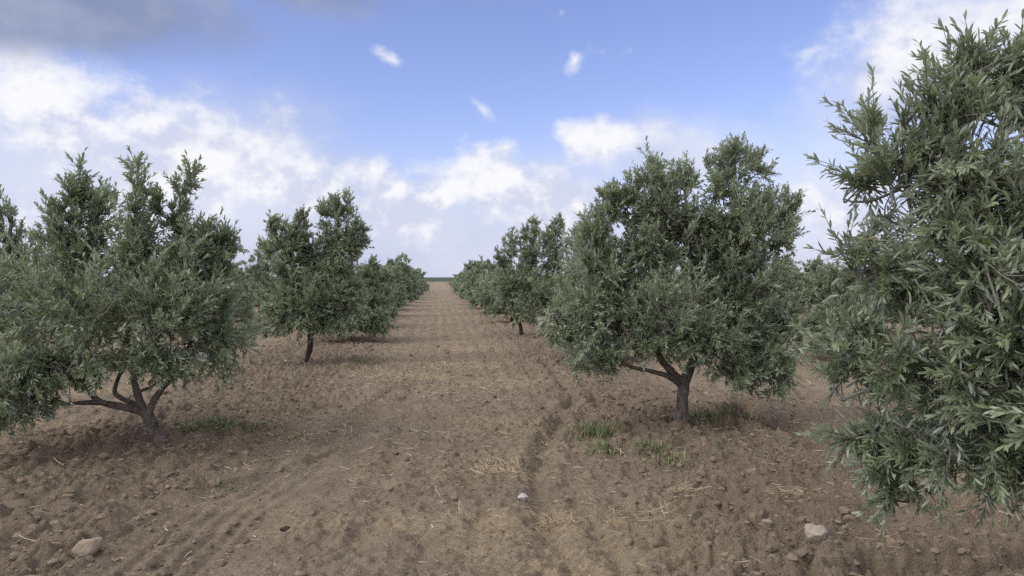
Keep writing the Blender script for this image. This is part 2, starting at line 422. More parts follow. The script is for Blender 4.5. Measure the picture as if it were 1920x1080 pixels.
def olive_tree(base, spec, label, seed, density, leaf=.056, curved=False, bark=None, rz=0., group=None, twigs=True):
    x, y = base; z = gz(x, y); bark = bark or M_BARK
    root = empty('olive_tree', (x, y, z), rz); tag(root, label, 'tree', group)
    me, _ = limb_mesh(spec['trunk'], bark, 14, seed=seed); link('trunk', me, root)
    limbs = []
    for k, lp in enumerate(spec['limbs']):
        me, pr = limb_mesh(lp, bark, 9, seed=seed + k + 1); link('limb', me, root)
        sel = pr[0][len(pr[0]) // 4:]; limbs.append((sel, None))
    me, n = build_crown(spec['lobes'], limbs, seed, density, leaf, curved, twigs)
    link('crown', me, root)
    return root

# --- the trees that stand out in the photo, in metres from each trunk's foot
L1 = dict(lobes=[(-0.72, 0.1, 1.82, 0.4, 0.4, 0.3, 0.9), (-0.12, 0, 1.8, 0.34, 0.4, 0.3, 0.9), (0.28, 0.05, 1.78, 0.3, 0.35, 0.28, 0.9), (0.55, 0.1, 1.62, 0.25, 0.3, 0.25, 0.8), (-0.3, 0, 1.26, 1.11, 1.15, 0.61, 0.5), (-1.2, 0.2, 1.4, 0.7, 0.8, 0.55, 0.5), (0.2, -0.1, 1.4, 0.56, 0.7, 0.44, 0.6), (0.55, 0, 0.97, 0.4, 0.6, 0.5, 0.1), (-0.98, -0.3, 0.72, 0.51, 0.7, 0.37, -0.2), (-1, -0.5, 0.46, 0.4, 0.4, 0.25, -0.4), (-1.2, -0.45, 0.36, 0.36, 0.35, 0.2, -0.5), (-0.78, -0.4, 0.58, 0.34, 0.35, 0.2, -0.2), (-0.6, -0.4, 0.78, 0.55, 0.5, 0.28, -0.1), (0.15, -0.3, 0.84, 0.5, 0.5, 0.27, 0), (-0.72, 0.1, 2.01, 0.32, 0.3, 0.5, 1.5), (-0.74, 0.1, 2.39, 0.16, 0.16, 0.24, 2), (-0.57, 0.15, 2.22, 0.14, 0.16, 0.28, 2), (-0.86, 0, 2.1, 0.13, 0.16, 0.27, 2), (-0.14, -0.1, 2.05, 0.2, 0.25, 0.46, 1.5), (-0.14, -0.1, 2.39, 0.09, 0.12, 0.19, 2), (0.17, 0.1, 2.1, 0.19, 0.22, 0.4, 1.4), (0, 0.1, 2.22, 0.11, 0.14, 0.2, 1.6), (0.28, 0.1, 2.42, 0.08, 0.1, 0.19, 1.8), (0.5, 0.1, 1.88, 0.19, 0.25, 0.23, 1.2), (0.41, 0.1, 1.92, 0.1, 0.15, 0.18, 1.5), (0.63, 0.1, 1.86, 0.08, 0.12, 0.12, 1.2)],
    trunk=[(.03, 0, -.10, .125), (.012, 0, -.01, .082), (-.01, 0, .06, .060), (-.06, 0, .18, .050), (-.11, 0, .29, .049)],
    limbs=[[(-.09, 0, .26, .044), (-.21, -.02, .31, .036), (-.36, -.05, .35, .031), (-.49, -.1, .41, .027), (-.57, -.15, .57, .024), (-.66, -.2, .79, .024), (-.77, -.2, 1.08, .017), (-.83, -.2, 1.41, .009)],
           [(-.46, -.09, .39, .026), (-.59, -.2, .41, .019), (-.73, -.3, .42, .014), (-.9, -.4, .5, .009)],
           [(-.11, 0, .26, .040), (-.17, 0, .42, .032), (-.2, 0, .56, .028), (-.21, 0, .76, .025), (-.28, .05, 1.1, .025), (-.34, .1, 1.5, .02), (-.53, .1, 1.9, .015), (-.67, .1, 2.34, .008)],
           [(-.09, 0, .23, .035), (-.04, 0, .37, .029), (.05, 0, .5, .026), (.16, 0, .63, .024), (.27, 0, .86, .020), (.36, 0, 1.2, .017), (.42, .05, 1.6, .008)],
           [(-.13, .02, .25, .032), (-.32, .2, .34, .025), (-.52, .35, .4, .021), (-.51, .4, .56, .019), (-.45, .45, .71, .021), (-.33, .45, 1.18, .018), (-.26, .2, 1.7, .014), (-.18, 0, 2.29, .008)],
           [(-.18, .02, .46, .015), (-.06, .1, .52, .013), (.1, .2, .66, .01), (.4, .2, .88, .006)]])
R1 = dict(lobes=[(.50, -.25, .60, .40, .4, .22, -.2), (.95, -.1, .66, .30, .4, .24, -.2), (0.2, 0.1, 2.12, 0.28, 0.3, 0.3, 0.9), (0.92, 0.05, 2.25, 0.2, 0.3, 0.26, 1), (-0.05, 0.2, 2.08, 0.28, 0.35, 0.26, 0.9), (-0.3, 0.1, 1.85, 0.52, 0.5, 0.36, 0.7), (0.5, 0.1, 1.75, 0.55, 0.5, 0.36, 0.7), (-0.85, 0.1, 1.75, 0.36, 0.4, 0.3, 0.7), (-0.22, 0, 1.21, 0.98, 1, 0.64, 0.5), (-0.71, 0.1, 1.38, 0.62, 0.7, 0.62, 0.5), (-1.03, -0.1, 1.16, 0.35, 0.4, 0.3, 0.3), (-1.33, -0.2, 1.14, 0.18, 0.25, 0.17, 0.4), (-0.89, -0.2, 0.74, 0.42, 0.5, 0.3, -0.2), (0.69, 0.1, 1.37, 0.6, 0.8, 0.74, 0.4), (0.83, 0, 0.76, 0.47, 0.6, 0.48, -0.1), (0.8, -0.2, 0.55, 0.36, 0.4, 0.25, -0.3), (1.11, 0.1, 1.02, 0.29, 0.4, 0.52, 0), (0.7, 0, 2.11, 0.48, 0.6, 0.51, 0.8), (0.52, 0, 2.6, 0.34, 0.4, 0.39, 1.2), (0.57, 0, 2.85, 0.2, 0.22, 0.2, 1.8), (0.89, 0.1, 2.73, 0.14, 0.2, 0.23, 1.5), (1.22, 0.1, 2.31, 0.13, 0.2, 0.2, 1.2), (1.08, 0, 2.05, 0.2, 0.3, 0.28, 1), (-0.25, 0, 2.27, 0.45, 0.5, 0.45, 0.8), (-0.33, 0, 2.62, 0.2, 0.25, 0.25, 1.6), (0.04, 0.05, 2.63, 0.15, 0.2, 0.25, 1.7), (-0.54, 0, 2.39, 0.18, 0.25, 0.25, 1.4), (-0.74, 0, 2.27, 0.2, 0.3, 0.25, 1.2), (-0.79, 0, 2.36, 0.08, 0.15, 0.11, 1.4), (-0.88, 0.1, 2.05, 0.25, 0.4, 0.34, 0.9), (0.43, 0.35, 1.89, 0.35, 0.4, 0.47, 0.7), (-0.05, -0.4, 0.92, 0.64, 0.4, 0.32, 0)],
    trunk=[(-.02, 0, -.10, .105), (-.01, 0, -.01, .078), (0, 0, .08, .062), (.01, 0, .28, .055), (.02, 0, .47, .058)],
    limbs=[[(.02, 0, .43, .062), (.1, 0, .62, .05), (.17, 0, .81, .045), (.3, 0, 1.09, .039), (.44, 0, 1.49, .034), (.53, 0, 1.99, .025), (.56, 0, 2.56, .015), (.57, 0, 2.89, .007)],
           [(.01, 0, .43, .05), (-.13, -.05, .56, .039), (-.27, -.1, .72, .033), (-.34, -.1, 1.05, .028), (-.29, -.05, 1.49, .022), (-.29, 0, 2.1, .016), (-.33, 0, 2.66, .007)],
           [(0, 0, .40, .036), (-.19, -.1, .52, .028), (-.44, -.2, .59, .022), (-.74, -.25, .69, .016), (-1.05, -.2, .95, .008)],
           [(.03, .02, .42, .046), (.21, .25, .61, .038), (.33, .4, 1.01, .032), (.24, .35, 1.6, .026), (.1, .15, 2.17, .016), (.04, .05, 2.73, .007)],
           [(.14, .03, .66, .034), (.44, .05, .81, .028), (.73, .05, .92, .023), (1.02, .05, 1.14, .01)]])
L2 = dict(lobes=[(.20, .12, 2.02, .36, .35, .36, .8), (-.2, .1, 2.3, .25, .3, .3, 1.), (.85, 0, 2.25, .25, .3, .4, 1.), (-.28, 0, 1.78, .42, .45, .30, .8), (.58, 0, 1.78, .42, .45, .30, .8), (-.45, -.1, .85, .45, .4, .3, -.1), (.15, 0, 1.21, .87, .85, .68, .5), (-.42, 0, 1.21, .43, .4, .63, .3), (.72, 0, 1.31, .49, .5, .68, .3), (-.1, -.2, .74, .67, .5, .3, -.2), (.64, -.1, .83, .48, .4, .27, -.1), (-.36, 0, 2.18, .41, .4, .53, .8), (-.13, 0, 2.57, .25, .25, .39, 1.4), (-.55, 0, 2.47, .19, .2, .34, 1.2), (-.69, 0, 2.08, .15, .2, .24, 1), (.63, 0, 2.28, .47, .4, .63, .9), (.54, 0, 2.81, .19, .2, .31, 1.7), (.73, 0, 2.91, .13, .15, .24, 1.8), (.34, .05, 2.77, .16, .18, .29, 1.5), (1.02, 0, 2.48, .14, .15, .27, 1.2), (-.04, .3, 2.0, .3, .3, .4, .8)],
    trunk=[(-.03, 0, -.12, .040), (-.01, 0, -.02, .036), (.02, 0, .13, .042), (.075, 0, .34, .050), (.08, 0, .68, .056)],
    limbs=[[(.08, 0, .65, .058), (.01, 0, 1.02, .044), (-.13, 0, 1.5, .039), (-.27, 0, 2.08, .024), (-.13, 0, 2.76, .01)],
           [(.08, 0, .65, .058), (.17, 0, 1.02, .048), (.32, 0, 1.5, .039), (.54, 0, 2.28, .024), (.6, 0, 2.96, .01)],
           [(.08, 0, .65, .039), (.45, -.1, .97, .029), (.83, -.1, 1.21, .01)]])
R3 = dict(lobes=[(.17, 0, 1.31, .79, .9, .71, .5), (-.41, -.1, 1.32, .5, .5, .5, .4), (-.54, 0, 2.03, .31, .3, .36, .8), (-.26, 0, 2.45, .31, .3, .46, 1), (.32, 0, 2.31, .5, .5, .71, 1), (.93, .2, 2.18, .46, .5, .87, 1), (.36, 0, 2.96, .24, .22, .4, 1.8), (1.0, .1, 2.97, .2, .2, .4, 1.8), (.76, .1, 2.61, .29, .25, .43, 1.4), (.07, -.3, .62, .56, .5, .35, -.1), (.78, .2, .88, .58, .6, .58, .2), (.1, 0, 2.81, .14, .15, .26, 1.4)],
    trunk=[(.03, 0, -.12, .062), (.02, 0, -.03, .057), (-.01, 0, .17, .05), (-.06, 0, .38, .05)],
    limbs=[[(-.06, 0, .33, .043), (-.18, 0, .6, .036), (-.33, 0, 1.17, .018)],
           [(-.05, 0, .33, .043), (.1, 0, .74, .04), (.29, 0, 1.6, .031), (.36, 0, 2.89, .01)],
           [(-.03, .06, .34, .036), (.56, .2, 1.02, .032), (.93, .2, 1.89, .023), (1.0, .1, 2.9, .01)]])
R0 = dict(lobes=[(-1.08, .40, 1.76, .24, .24, .16, .5), (-.80, .35, 1.85, .30, .30, .22, .7), (-.95, .22, 1.42, .28, .28, .22, .2), (-.72, .30, 1.40, .42, .42, .30, .2), (-.85, .1, 1.15, .30, .30, .22, 0), (-.86, .38, 2.29, .05, .05, .07, 2), (-.95, .3, 1.0, .25, .25, .14, -.1), (-.6, .3, 1.06, .38, .42, .2, 0), (-.87, .38, 2.20, .10, .10, .17, 1.6), (-.98, .44, 2.26, .09, .09, .14, 1.5), (-.99, .44, 2.26, .05, .05, .06, 2), (-1.11, .45, 2.23, .05, .05, .08, 1.4), (-1.16, .51, 2.05, .17, .17, .15, .9), (-1.05, .42, 2.12, .13, .13, .13, 1.), (-1.25, .57, 2.1, .06, .06, .07, 1.2), (-1.28, .57, 1.95, .08, .08, .07, .5), (-1.23, .46, 1.91, .11, .11, .07, .5), (-1.05, .35, 1.94, .22, .22, .21, .8), (-1.27, .57, 1.68, .11, .11, .08, .4), (-1.19, .46, 1.6, .2, .2, .16, .3), (-1.07, .25, 1.6, .25, .25, .21, .4), (-1.27, .62, 1.37, .12, .12, .13, .1), (-1.3, .62, 1.26, .09, .09, .07, 0), (-1.19, .46, 1.3, .21, .21, .16, 0), (-1.07, .25, 1.27, .25, .25, .21, 0), (-1.2, .66, 1.0, .13, .13, .14, -.2), (-1.12, .6, .84, .09, .09, .1, -.4), (-1.09, .55, .99, .17, .17, .13, -.2), (-.99, .34, 1.02, .21, .21, .12, -.3),
        (-.35, .35, 1.5, .75, .75, .65, .4), (.15, -.1, 1.5, .95, 1.0, .7, .5), (-.5, .75, 1.05, .55, .55, .4, 0), (-.15, .3, 2.05, .5, .5, .35, 1), (-.55, .3, 2.0, .3, .3, .3, 1.2)],
    trunk=[(.02, 0, -.1, .12), (0, 0, 0, .10), (-.01, .01, .2, .085), (.02, .02, .5, .08)],
    limbs=[[(.01, .02, .46, .06), (-.2, .12, .75, .05), (-.5, .25, 1.05, .04), (-.85, .4, 1.4, .022), (-1.1, .48, 1.75, .01)],
           [(.02, .02, .46, .06), (-.1, .15, .9, .045), (-.3, .3, 1.5, .035), (-.6, .36, 1.85, .018), (-.80, .38, 2.1, .006)],
           [(.03, .02, .46, .06), (.2, -.05, 1.0, .045), (.2, -.1, 1.5, .03), (.15, -.05, 2.1, .01)]])

olive_tree((-2.6, 7.2), L1, 'broad silvery olive at left with short leaning trunk forking low into bare grey limbs', 11, 1.75, .061, True)
olive_tree((2.54, 7.63), R1, 'large dense rounded olive tree right of the track with upright trunk standing among green weeds', 23, 2.05, .060, True)
olive_tree((2.75, 1.9), R0, 'nearest olive tree, cut off by the right edge, with large leaves and tall shoots', 37, 1.55, .045, True)
olive_tree((-2.4, 13.85), L2, 'olive tree on one thin dark curved bare trunk with a gap splitting its crown top', 41, 1.9, .066, False, M_DBARK)
olive_tree((2.2, 19.86), R3, 'tall olive tree with twin pointed tops beyond the large round one, right of the track', 53, 1.7, .080, False, M_DBARK)

# --- generic orchard trees, a few prototypes copied along the rows
def random_spec(seed, h, w, spires):
    r = random.Random(seed); lobes = []
    hh = h * .66; cz = .26 + (hh - .26) / 2
    lobes.append((0, 0, cz, w * .72, w * .72, (hh - .20) / 2, .5))
    for k in range(7):
        a = k * 2 * math.pi / 7 + r.uniform(-.3, .3); q = w * r.uniform(.42, .62)
        lobes.append((math.cos(a) * q, math.sin(a) * q, r.uniform(.55, hh * .85), w * r.uniform(.32, .46), w * r.uniform(.32, .46), h * r.uniform(.14, .22), .3))
    for k in range(spires):
        a = r.uniform(0, 6.28); q = w * r.uniform(.05, .55); top = h * r.uniform(.84, 1.0); rz = h * r.uniform(.14, .22)
        lobes.append((math.cos(a) * q, math.sin(a) * q, top - rz, w * r.uniform(.16, .30), w * r.uniform(.16, .30), rz, 1.4))
    for k in range(6):
        a = r.uniform(0, 6.28); q = w * r.uniform(.4, .8)
        lobes.append((math.cos(a) * q, math.sin(a) * q, r.uniform(.36, .5), w * .3, w * .3, .22, -.2))
    bx, by = r.uniform(-.06, .06), r.uniform(-.06, .06)
    trunk = [(0, 0, -.12, .075), (0, 0, 0, .065), (bx * .6, by * .6, .25, .055), (bx, by, .5, .055)]
    limbs = []
    for k in range(4):
        a = k * 1.57 + r.uniform(-.4, .4); q = w * .5
        limbs.append([(bx, by, .46, .042), (bx + math.cos(a) * q * .4, by + math.sin(a) * q * .4, .5 + h * .15, .032), (bx + math.cos(a) * q * .8, by + math.sin(a) * q * .8, h * .5, .02), (bx + math.cos(a) * q, by + math.sin(a) * q, h * .75, .008)])
    return dict(lobes=lobes, trunk=trunk, limbs=limbs)
SPECS = [(301, 2.45, 1.25, 6), (302, 2.25, 1.35, 5), (303, 2.9, 1.2, 7), (304, 2.1, 1.15, 4), (305, 2.6, 1.3, 8)]
protos = {}
def proto(k, lod):
    if (k, lod) not in protos:
        sd, h, w, sp = SPECS[k]; spec = random_spec(sd, h, w, sp)
        dens, leaf = ((1.6, .085), (1.5, .13), (1.5, .21))[lod]
        tm, _ = limb_mesh(spec['trunk'], M_DBARK, (10, 7, 5)[lod], seed=sd)
        lm = []; nodes = []
        for q, lp in enumerate(spec['limbs']):
            me, pr = limb_mesh(lp, M_DBARK, (7, 5, 4)[lod], seed=sd + q + 1); lm.append(me); nodes.append((pr[0][len(pr[0]) // 3:], None))
        cm, n = build_crown(spec['lobes'], nodes, sd, dens, leaf, False, lod < 2)
        protos[(k, lod)] = (tm, lm, cm)
    return protos[(k, lod)]
def place_tree(x, y, k, rz, sc, label, group):
    d = math.hypot(x, y); lod = 0 if d < 26 else 1 if d < 52 else 2
    tm, lm, cm = proto(k, lod)
    t = empty('olive_tree', (x, y, gz(x, y)), rz); t.scale = (sc, sc, sc * (1 + .12 * math.sin(x * 3.1 + y)) if sc != .74 else 1.0)
    tag(t, label, 'tree', group)
    link('trunk', tm, t)
    if d < 40:
        for m in lm: link('limb', m, t)
    link('crown', cm, t)
    return t
rg = random.Random(5)
ORD = ['first', 'second', 'third', 'fourth', 'fifth', 'sixth', 'seventh', 'eighth', 'ninth', 'tenth', 'eleventh', 'twelfth', 'thirteenth', 'fourteenth', 'fifteenth', 'sixteenth', 'seventeenth', 'eighteenth']
# the two rows that border the track
LEFT = [(-2.23, 18.9, 1, 1.0), (-2.35, 24.4, 4, .92), (-2.5, 30.2, 0, .95), (-2.4, 36, 2, .85)] + [(-2.45 + rg.uniform(-.12, .12), 42 + 5.9 * k, rg.randrange(5), rg.uniform(.92, 1.06)) for k in range(10)]
RIGHT = [(2.75, 13.75, 2, .74), (2.5, 25.6, 1, .95), (2.4, 31.6, 3, 1.1)] + [(2.45 + rg.uniform(-.12, .12), 37.6 + 5.9 * k, rg.randrange(5), rg.uniform(.92, 1.06)) for k in range(11)]
for n, (x, y, k, sc) in enumerate(LEFT):
    place_tree(x, y, k, rg.uniform(0, 6.28), sc, f'leafy olive left of the track, {ORD[n]} in line behind the thin dark curved trunk' if n < 5 else 'small far olive tree in the left track row, near where the rows meet the horizon', 'olive trees along the left of the track' if n < 5 else 'far olive trees along the left of the track')
for n, (x, y, k, sc) in enumerate(RIGHT):
    lab = ('olive half hidden between the large round tree and the twin topped one behind it' if n == 0 else f'bushy olive right of the track, {ORD[n-1]} in line behind the twin topped tree' if n < 5 else 'small far olive tree in the right track row, near where the rows meet the horizon')
    place_tree(x, y, k, rg.uniform(0, 6.28), sc, lab, 'olive trees along the right of the track' if n < 5 else 'far olive trees along the right of the track')
# rows further to the sides
place_tree(-7.85, 13.6, 2, 1.2, 1.08, 'olive crown at the left edge rising behind the broad silvery tree', 'olive trees of the outer left rows')
for rrow in (2, 3, 4, 5, 6, 7, 8):
    for side in (-1, 1):
        for k in range(15 if rrow < 5 else 13):
            y = 8.0 + 5.95 * k + rg.uniform(-.3, .3) + (1.6 if side < 0 else 0)
            x = side * (ROW * (rrow - .5)) + rg.uniform(-.2, .2)
            kk = rg.randrange(5); rz = rg.uniform(0, 6.28); sc = rg.uniform(.88, 1.05)
            if side > 0 and rrow == 2 and y < 20: sc = .72
            if side < 0 and rrow == 2 and y < 18: continue
            ang = math.degrees(math.atan2(x, y))
            if ang < -36 or ang > 46: continue
            if rrow > 4 and (y < 26 or ang < -33 or ang > 42): continue
            place_tree(x, y, kk, rz, sc, f'olive tree in an outer row seen in the gaps {"between the left" if side < 0 else "between the right"} hand trees', f'olive trees of the outer {"left" if side < 0 else "right"} rows')

# ------------------------------------------------------------------ stones, clods, straw, weeds
def ico(sub):
    import bmesh
    bm = bmesh.new(); bmesh.ops.create_icosphere(bm, subdivisions=sub, radius=1.)
    V = np.array([v.co[:] for v in bm.verts]); F = np.array([[v.index for v in f.verts] for f in bm.faces]); bm.free()
    return V, F
def rock(name, x, y, size, mat, seed, label, cat, flat=.6, rz=0., sub=4, sink=.3, tilt=(0, 0)):
    V, F = ico(sub); n = V.copy(); s = seed * 3.7
    d = 1 + .26 * vnoise(n[:, 0] * 1.3 + s + n[:, 2] * .7, n[:, 1] * 1.3 - s + n[:, 2], seed) + .10 * vnoise(n[:, 0] * 3 + s + n[:, 2] * 2, n[:, 1] * 3 + n[:, 2] * 1.6, seed + 1) + .03 * vnoise(n[:, 0] * 9 + n[:, 2] * 7, n[:, 1] * 9 + n[:, 2] * 5, seed + 2)
    V = V * d[:, None]
    for a in range(5):
        r = np.random.default_rng(seed + a).normal(size=3); r /= np.linalg.norm(r); h = V @ r; V = V - np.maximum(h - .82, 0)[:, None] * r * .8
    V = V * np.array(size) * np.array([1, 1, flat])
    me = mesh_np(name, V, F, None, [mat], None, True)
    o = link(name, me); o.location = (x, y, gz(x, y) + size[2] * flat * (1 - 2 * sink)); o.rotation_euler = (tilt[0], tilt[1], rz)
    return tag(o, label, cat)
rock('flat_stone', 2.17, 4.1, (.068, .062, .058), M_STONE, 3, 'smooth pale rounded stone lying on the soil at lower right', 'stone', .8, .2, tilt=(.3, 0))
rock('white_stone', .59, 5.24, (.042, .036, .036), M_WSTONE, 8, 'small whitish stone on the edge of the dark furrow in the track', 'stone', .85, .7, tilt=(.25, .2))
rock('earth_clod', -2.0, 4.45, (.080, .062, .075), M_EARTH, 14, 'big pale block of dry earth at the lower left of the field', 'clod', .85, .5, sink=.35, tilt=(.1, -.5))
rock('earth_clod', -2.85, 5.35, (.11, .075, .05), M_CLOD, 21, 'wide low brown earth lump near the left edge, ahead of the leaning trunk', 'clod', .8, .1, sink=.45)
rock('dark_clod', -.97, 4.84, (.033, .028, .026), M_DARK, 17, 'small nearly black lump on the soil left of centre', 'clod', .8, .3)
rock('white_pebble', -1.39, 7.1, (.017, .015, .014), M_WSTONE, 19, 'tiny white pebble on the soil right of the leaning trunk', 'stone', .8)
rock('white_pebble', -2.05, 14.0, (.028, .025, .024), M_WSTONE, 22, 'tiny white pebble right of the foot of the thin dark trunk', 'stone', .8)
rock('white_pebble', -2.85, 14.3, (.028, .025, .024), M_WSTONE, 23, 'tiny white pebble left of the foot of the thin dark trunk', 'stone', .8)

def scatter(name, x, y, size, sub, mats, seed, nvar=8, flat=(.5, .9), sink=.35):
    rng = np.random.default_rng(seed); V0, F0 = ico(sub); nv = len(V0); Vs = []; Fs = []; Ts = []; off = 0
    z = ground_h(x, y)
    for k in range(nvar):
        sel = np.arange(len(x)) % nvar == k; m = sel.sum()
        if not m: continue
        s = k * 5.3 + seed
        d = 1 + .34 * vnoise(V0[:, 0] * 1.4 + s + V0[:, 2], V0[:, 1] * 1.4 - V0[:, 2] * .8, seed + k) + .14 * vnoise(V0[:, 0] * 3.4 + s + V0[:, 2] * 2, V0[:, 1] * 3.4 + V0[:, 2] * 1.7, seed + k + 40)
        Vb = V0 * d[:, None]
        for q in range(7):
            pn = rng.normal(size=3); pn /= np.linalg.norm(pn); hh = Vb @ pn; Vb = Vb - np.maximum(hh - rng.uniform(.55, .85), 0)[:, None] * pn * .9
        a = rng.uniform(0, 6.28, m); ca, sa = np.cos(a), np.sin(a)
        sz = size[sel][:, None] * np.stack([rng.uniform(.8, 1.35, m), rng.uniform(.7, 1.1, m), rng.uniform(*flat, m)], -1)
        W = Vb[None] * sz[:, None, :]
        X = W[..., 0] * ca[:, None] - W[..., 1] * sa[:, None] + x[sel][:, None]; Y = W[..., 0] * sa[:, None] + W[..., 1] * ca[:, None] + y[sel][:, None]
        Z = W[..., 2] + (z[sel] + sz[:, 2] * (1 - 2 * sink))[:, None]
        Vs.append(np.stack([X, Y, Z], -1).reshape(-1, 3)); Fs.append((F0[None] + (np.arange(m) * nv)[:, None, None]).reshape(-1, 3) + off); off += m * nv
        Ts.append(np.repeat(rng.random(m), nv))
    o = link(name, mesh_np(name, np.vstack(Vs), np.vstack(Fs), None, mats, None, False, {'tint': np.concatenate(Ts)}))
    return tag(o, kind='stuff')
rng = np.random.default_rng(77)
def field_points(n, y0, y1, spread):
    """points in the field ahead, even over the ground"""
    y = np.sqrt(rng.uniform(y0 * y0, y1 * y1, n)); x = y * rng.uniform(-spread, spread * 1.25, n); return x, y
def clod_points(n, y0, y1, s0, s1, seed):
    x, y = field_points(n * 2, y0, y1, .75)
    t = .25 + .65 * sstep(.35, .8, rows_band(x)) + .55 * fbm(x * 1.3, y * 1.3, seed, 3)
    k = rng.random(len(x)) < t; x, y = x[k][:n], y[k][:n]
    s = s0 + (s1 - s0) * rng.random(len(x)) ** 5
    return x, y, s
x, y, s = clod_points(12000, 2.2, 9.5, .008, .042, 301)
scatter('soil_clods', x, y, s, 2, [M_CLOD], 5, nvar=16, sink=.6)
x, y, s = clod_points(22000, 2.2, 9., .003, .011, 302)
x2, y2, s2 = clod_points(7000, 9., 24., .012, .055, 303)
scatter('soil_crumbs', np.concatenate([x, x2]), np.concatenate([y, y2]), np.concatenate([s, s2]), 1, [M_CLOD], 6)

def stalks(x, y, length, yaw, pitch, lift, rad, bend, rngs):
    """thin bent stalks as three sided prisms, three rings each"""
    n = len(x); z = ground_h(x, y) + lift
    dirv = np.stack([np.cos(yaw) * np.cos(pitch), np.sin(yaw) * np.cos(pitch), np.sin(pitch)], -1)
    side = np.stack([-np.sin(yaw), np.cos(yaw), np.zeros(n)], -1); up = np.cross(dirv, side)
    V = []
    for t, rr in ((0, 1.), (.5, 1.), (1., .7)):
        c = np.stack([x, y, z], -1) + dirv * (length * t)[:, None] + side * (bend * length * (1 if t == .5 else 0))[:, None]
        for k in range(3):
            a = k * 2.094; V.append(c + (side * math.cos(a) + up * math.sin(a)) * (rad * rr)[:, None])
    V = np.stack(V, 1); F = []
    for r in (0, 1):
        for k in range(3): F.append([r * 3 + k, r * 3 + (k + 1) % 3, r * 3 + 3 + (k + 1) % 3, r * 3 + 3 + k])
    F = np.array(F); F = (F[None] + (np.arange(n) * 9)[:, None, None]).reshape(-1, 4)
    return V.reshape(-1, 3), F, np.repeat(rngs.random(n), 9)
def loose_straw():
    r = np.random.default_rng(9); xs_, ys_ = [], []
    x, y = field_points(20000, 2.3, 13, .75)
    p = .20 + .75 * sstep(-.05, .45, fbm(x * 1.1, y * 1.6, 401, 3)) * sstep(.8, .4, rows_band(x)); k = r.random(len(x)) < p; x, y = x[k], y[k]
    x2, y2 = field_points(16000, 11, 40, .5); x2 = x2 * .6
    p2 = .10 + .9 * sstep(-.02, .45, fbm(x2 * .6, y2 * 1.2, 402, 4)) * sstep(.8, .5, rows_band(x2)); k = r.random(len(x2)) < p2; x2, y2 = x2[k], y2[k]
    x = np.concatenate([x, x2]); y = np.concatenate([y, y2]); n = len(x)
    L = .012 + .12 * r.random(n) ** 3.2; rad = (.0008 + .0015 * r.random(n)) * (1 + y / 12.)
    V, F, T = stalks(x, y, L * (1 + y / 30), r.uniform(0, 6.28, n), r.normal(.06, .16, n), .012, rad, r.normal(0, .08, n), r)
    return tag(link('loose_straw', mesh_np('loose_straw', V, None, F, [M_STRAW], None, False, {'tint': T})), kind='stuff')
loose_straw()
def straw_tuft(x, y, rx, ry, n, Lm, label, seed, stand=.35):
    r = np.random.default_rng(seed); q = r.random(n) ** .7 * 1.7; ph = r.uniform(0, 6.28, n); px = x + rx * q * np.cos(ph); py = y + ry * q * np.sin(ph)
    n2 = n * 2; px = np.concatenate([px, x + rx * 1.5 * r.uniform(-1, 1, n2)]); py = np.concatenate([py, y + ry * 1.5 * r.uniform(-1, 1, n2)])
    L = Lm * np.concatenate([.3 + .8 * r.random(n), .1 + .35 * r.random(n2)]); n += n2; pit = np.abs(r.normal(.06, stand * .8, n)); main = r.uniform(0, 6.28)
    px -= .3 * L * math.cos(main); py -= .3 * L * math.sin(main)
    V, F, T = stalks(px, py, L, main + r.normal(0, 1.0, n), pit,   .010 + .016 * r.random(n), .0010 + .0015 * r.random(n), r.normal(0, .14, n), r)
    if label is None: return tag(link('loose_straw', mesh_np('loose_straw', V, None, F, [M_STRAW], None, False, {'tint': T})), kind='stuff')
    z = gz(x, y); V = V - np.array([x, y, z])
    o = link('straw_tuft', mesh_np('straw_tuft', V, None, F, [M_STRAW], None, False, {'tint': T}), None, (x, y, z))
    return tag(o, label, 'straw', 'tufts of straw on the soil')
straw_tuft(.52, 6.18, .14, .15, 80, .18, 'golden heap of dry straw in the middle of the track, left of the furrow', 1)
straw_tuft(1.38, 4.80, .15, .10, 34, .22, 'thin tuft of long pale straw stems on the right, below the weeds', 2, .25)
straw_tuft(1.80, 5.20, .10, .10, 55, .13, 'fluffy bunch of dry stubble between the track and the right edge tree', 3, .5)
straw_tuft(2.46, 5.05, .10, .07, 60, .10, 'matted straw patch on bare soil beside the lowest leaves of the right edge tree', 4, .3)
straw_tuft(.13, 4.93, .07, .04, 16, .12, 'row of short upright stubble stalks in the track, left of the whitish stone', 5, .9)
straw_tuft(-1.15, 7.55, .22, .22, 45, .13, None, 6, .3)
straw_tuft(.76, 4.75, .10, .08, 22, .16, None, 7, .3)
straw_tuft(.25, 13.2, .55, .35, 150, .2, None, 8, .4)
straw_tuft(-.85, 12.5, .45, .35, 120, .18, None, 9, .35)

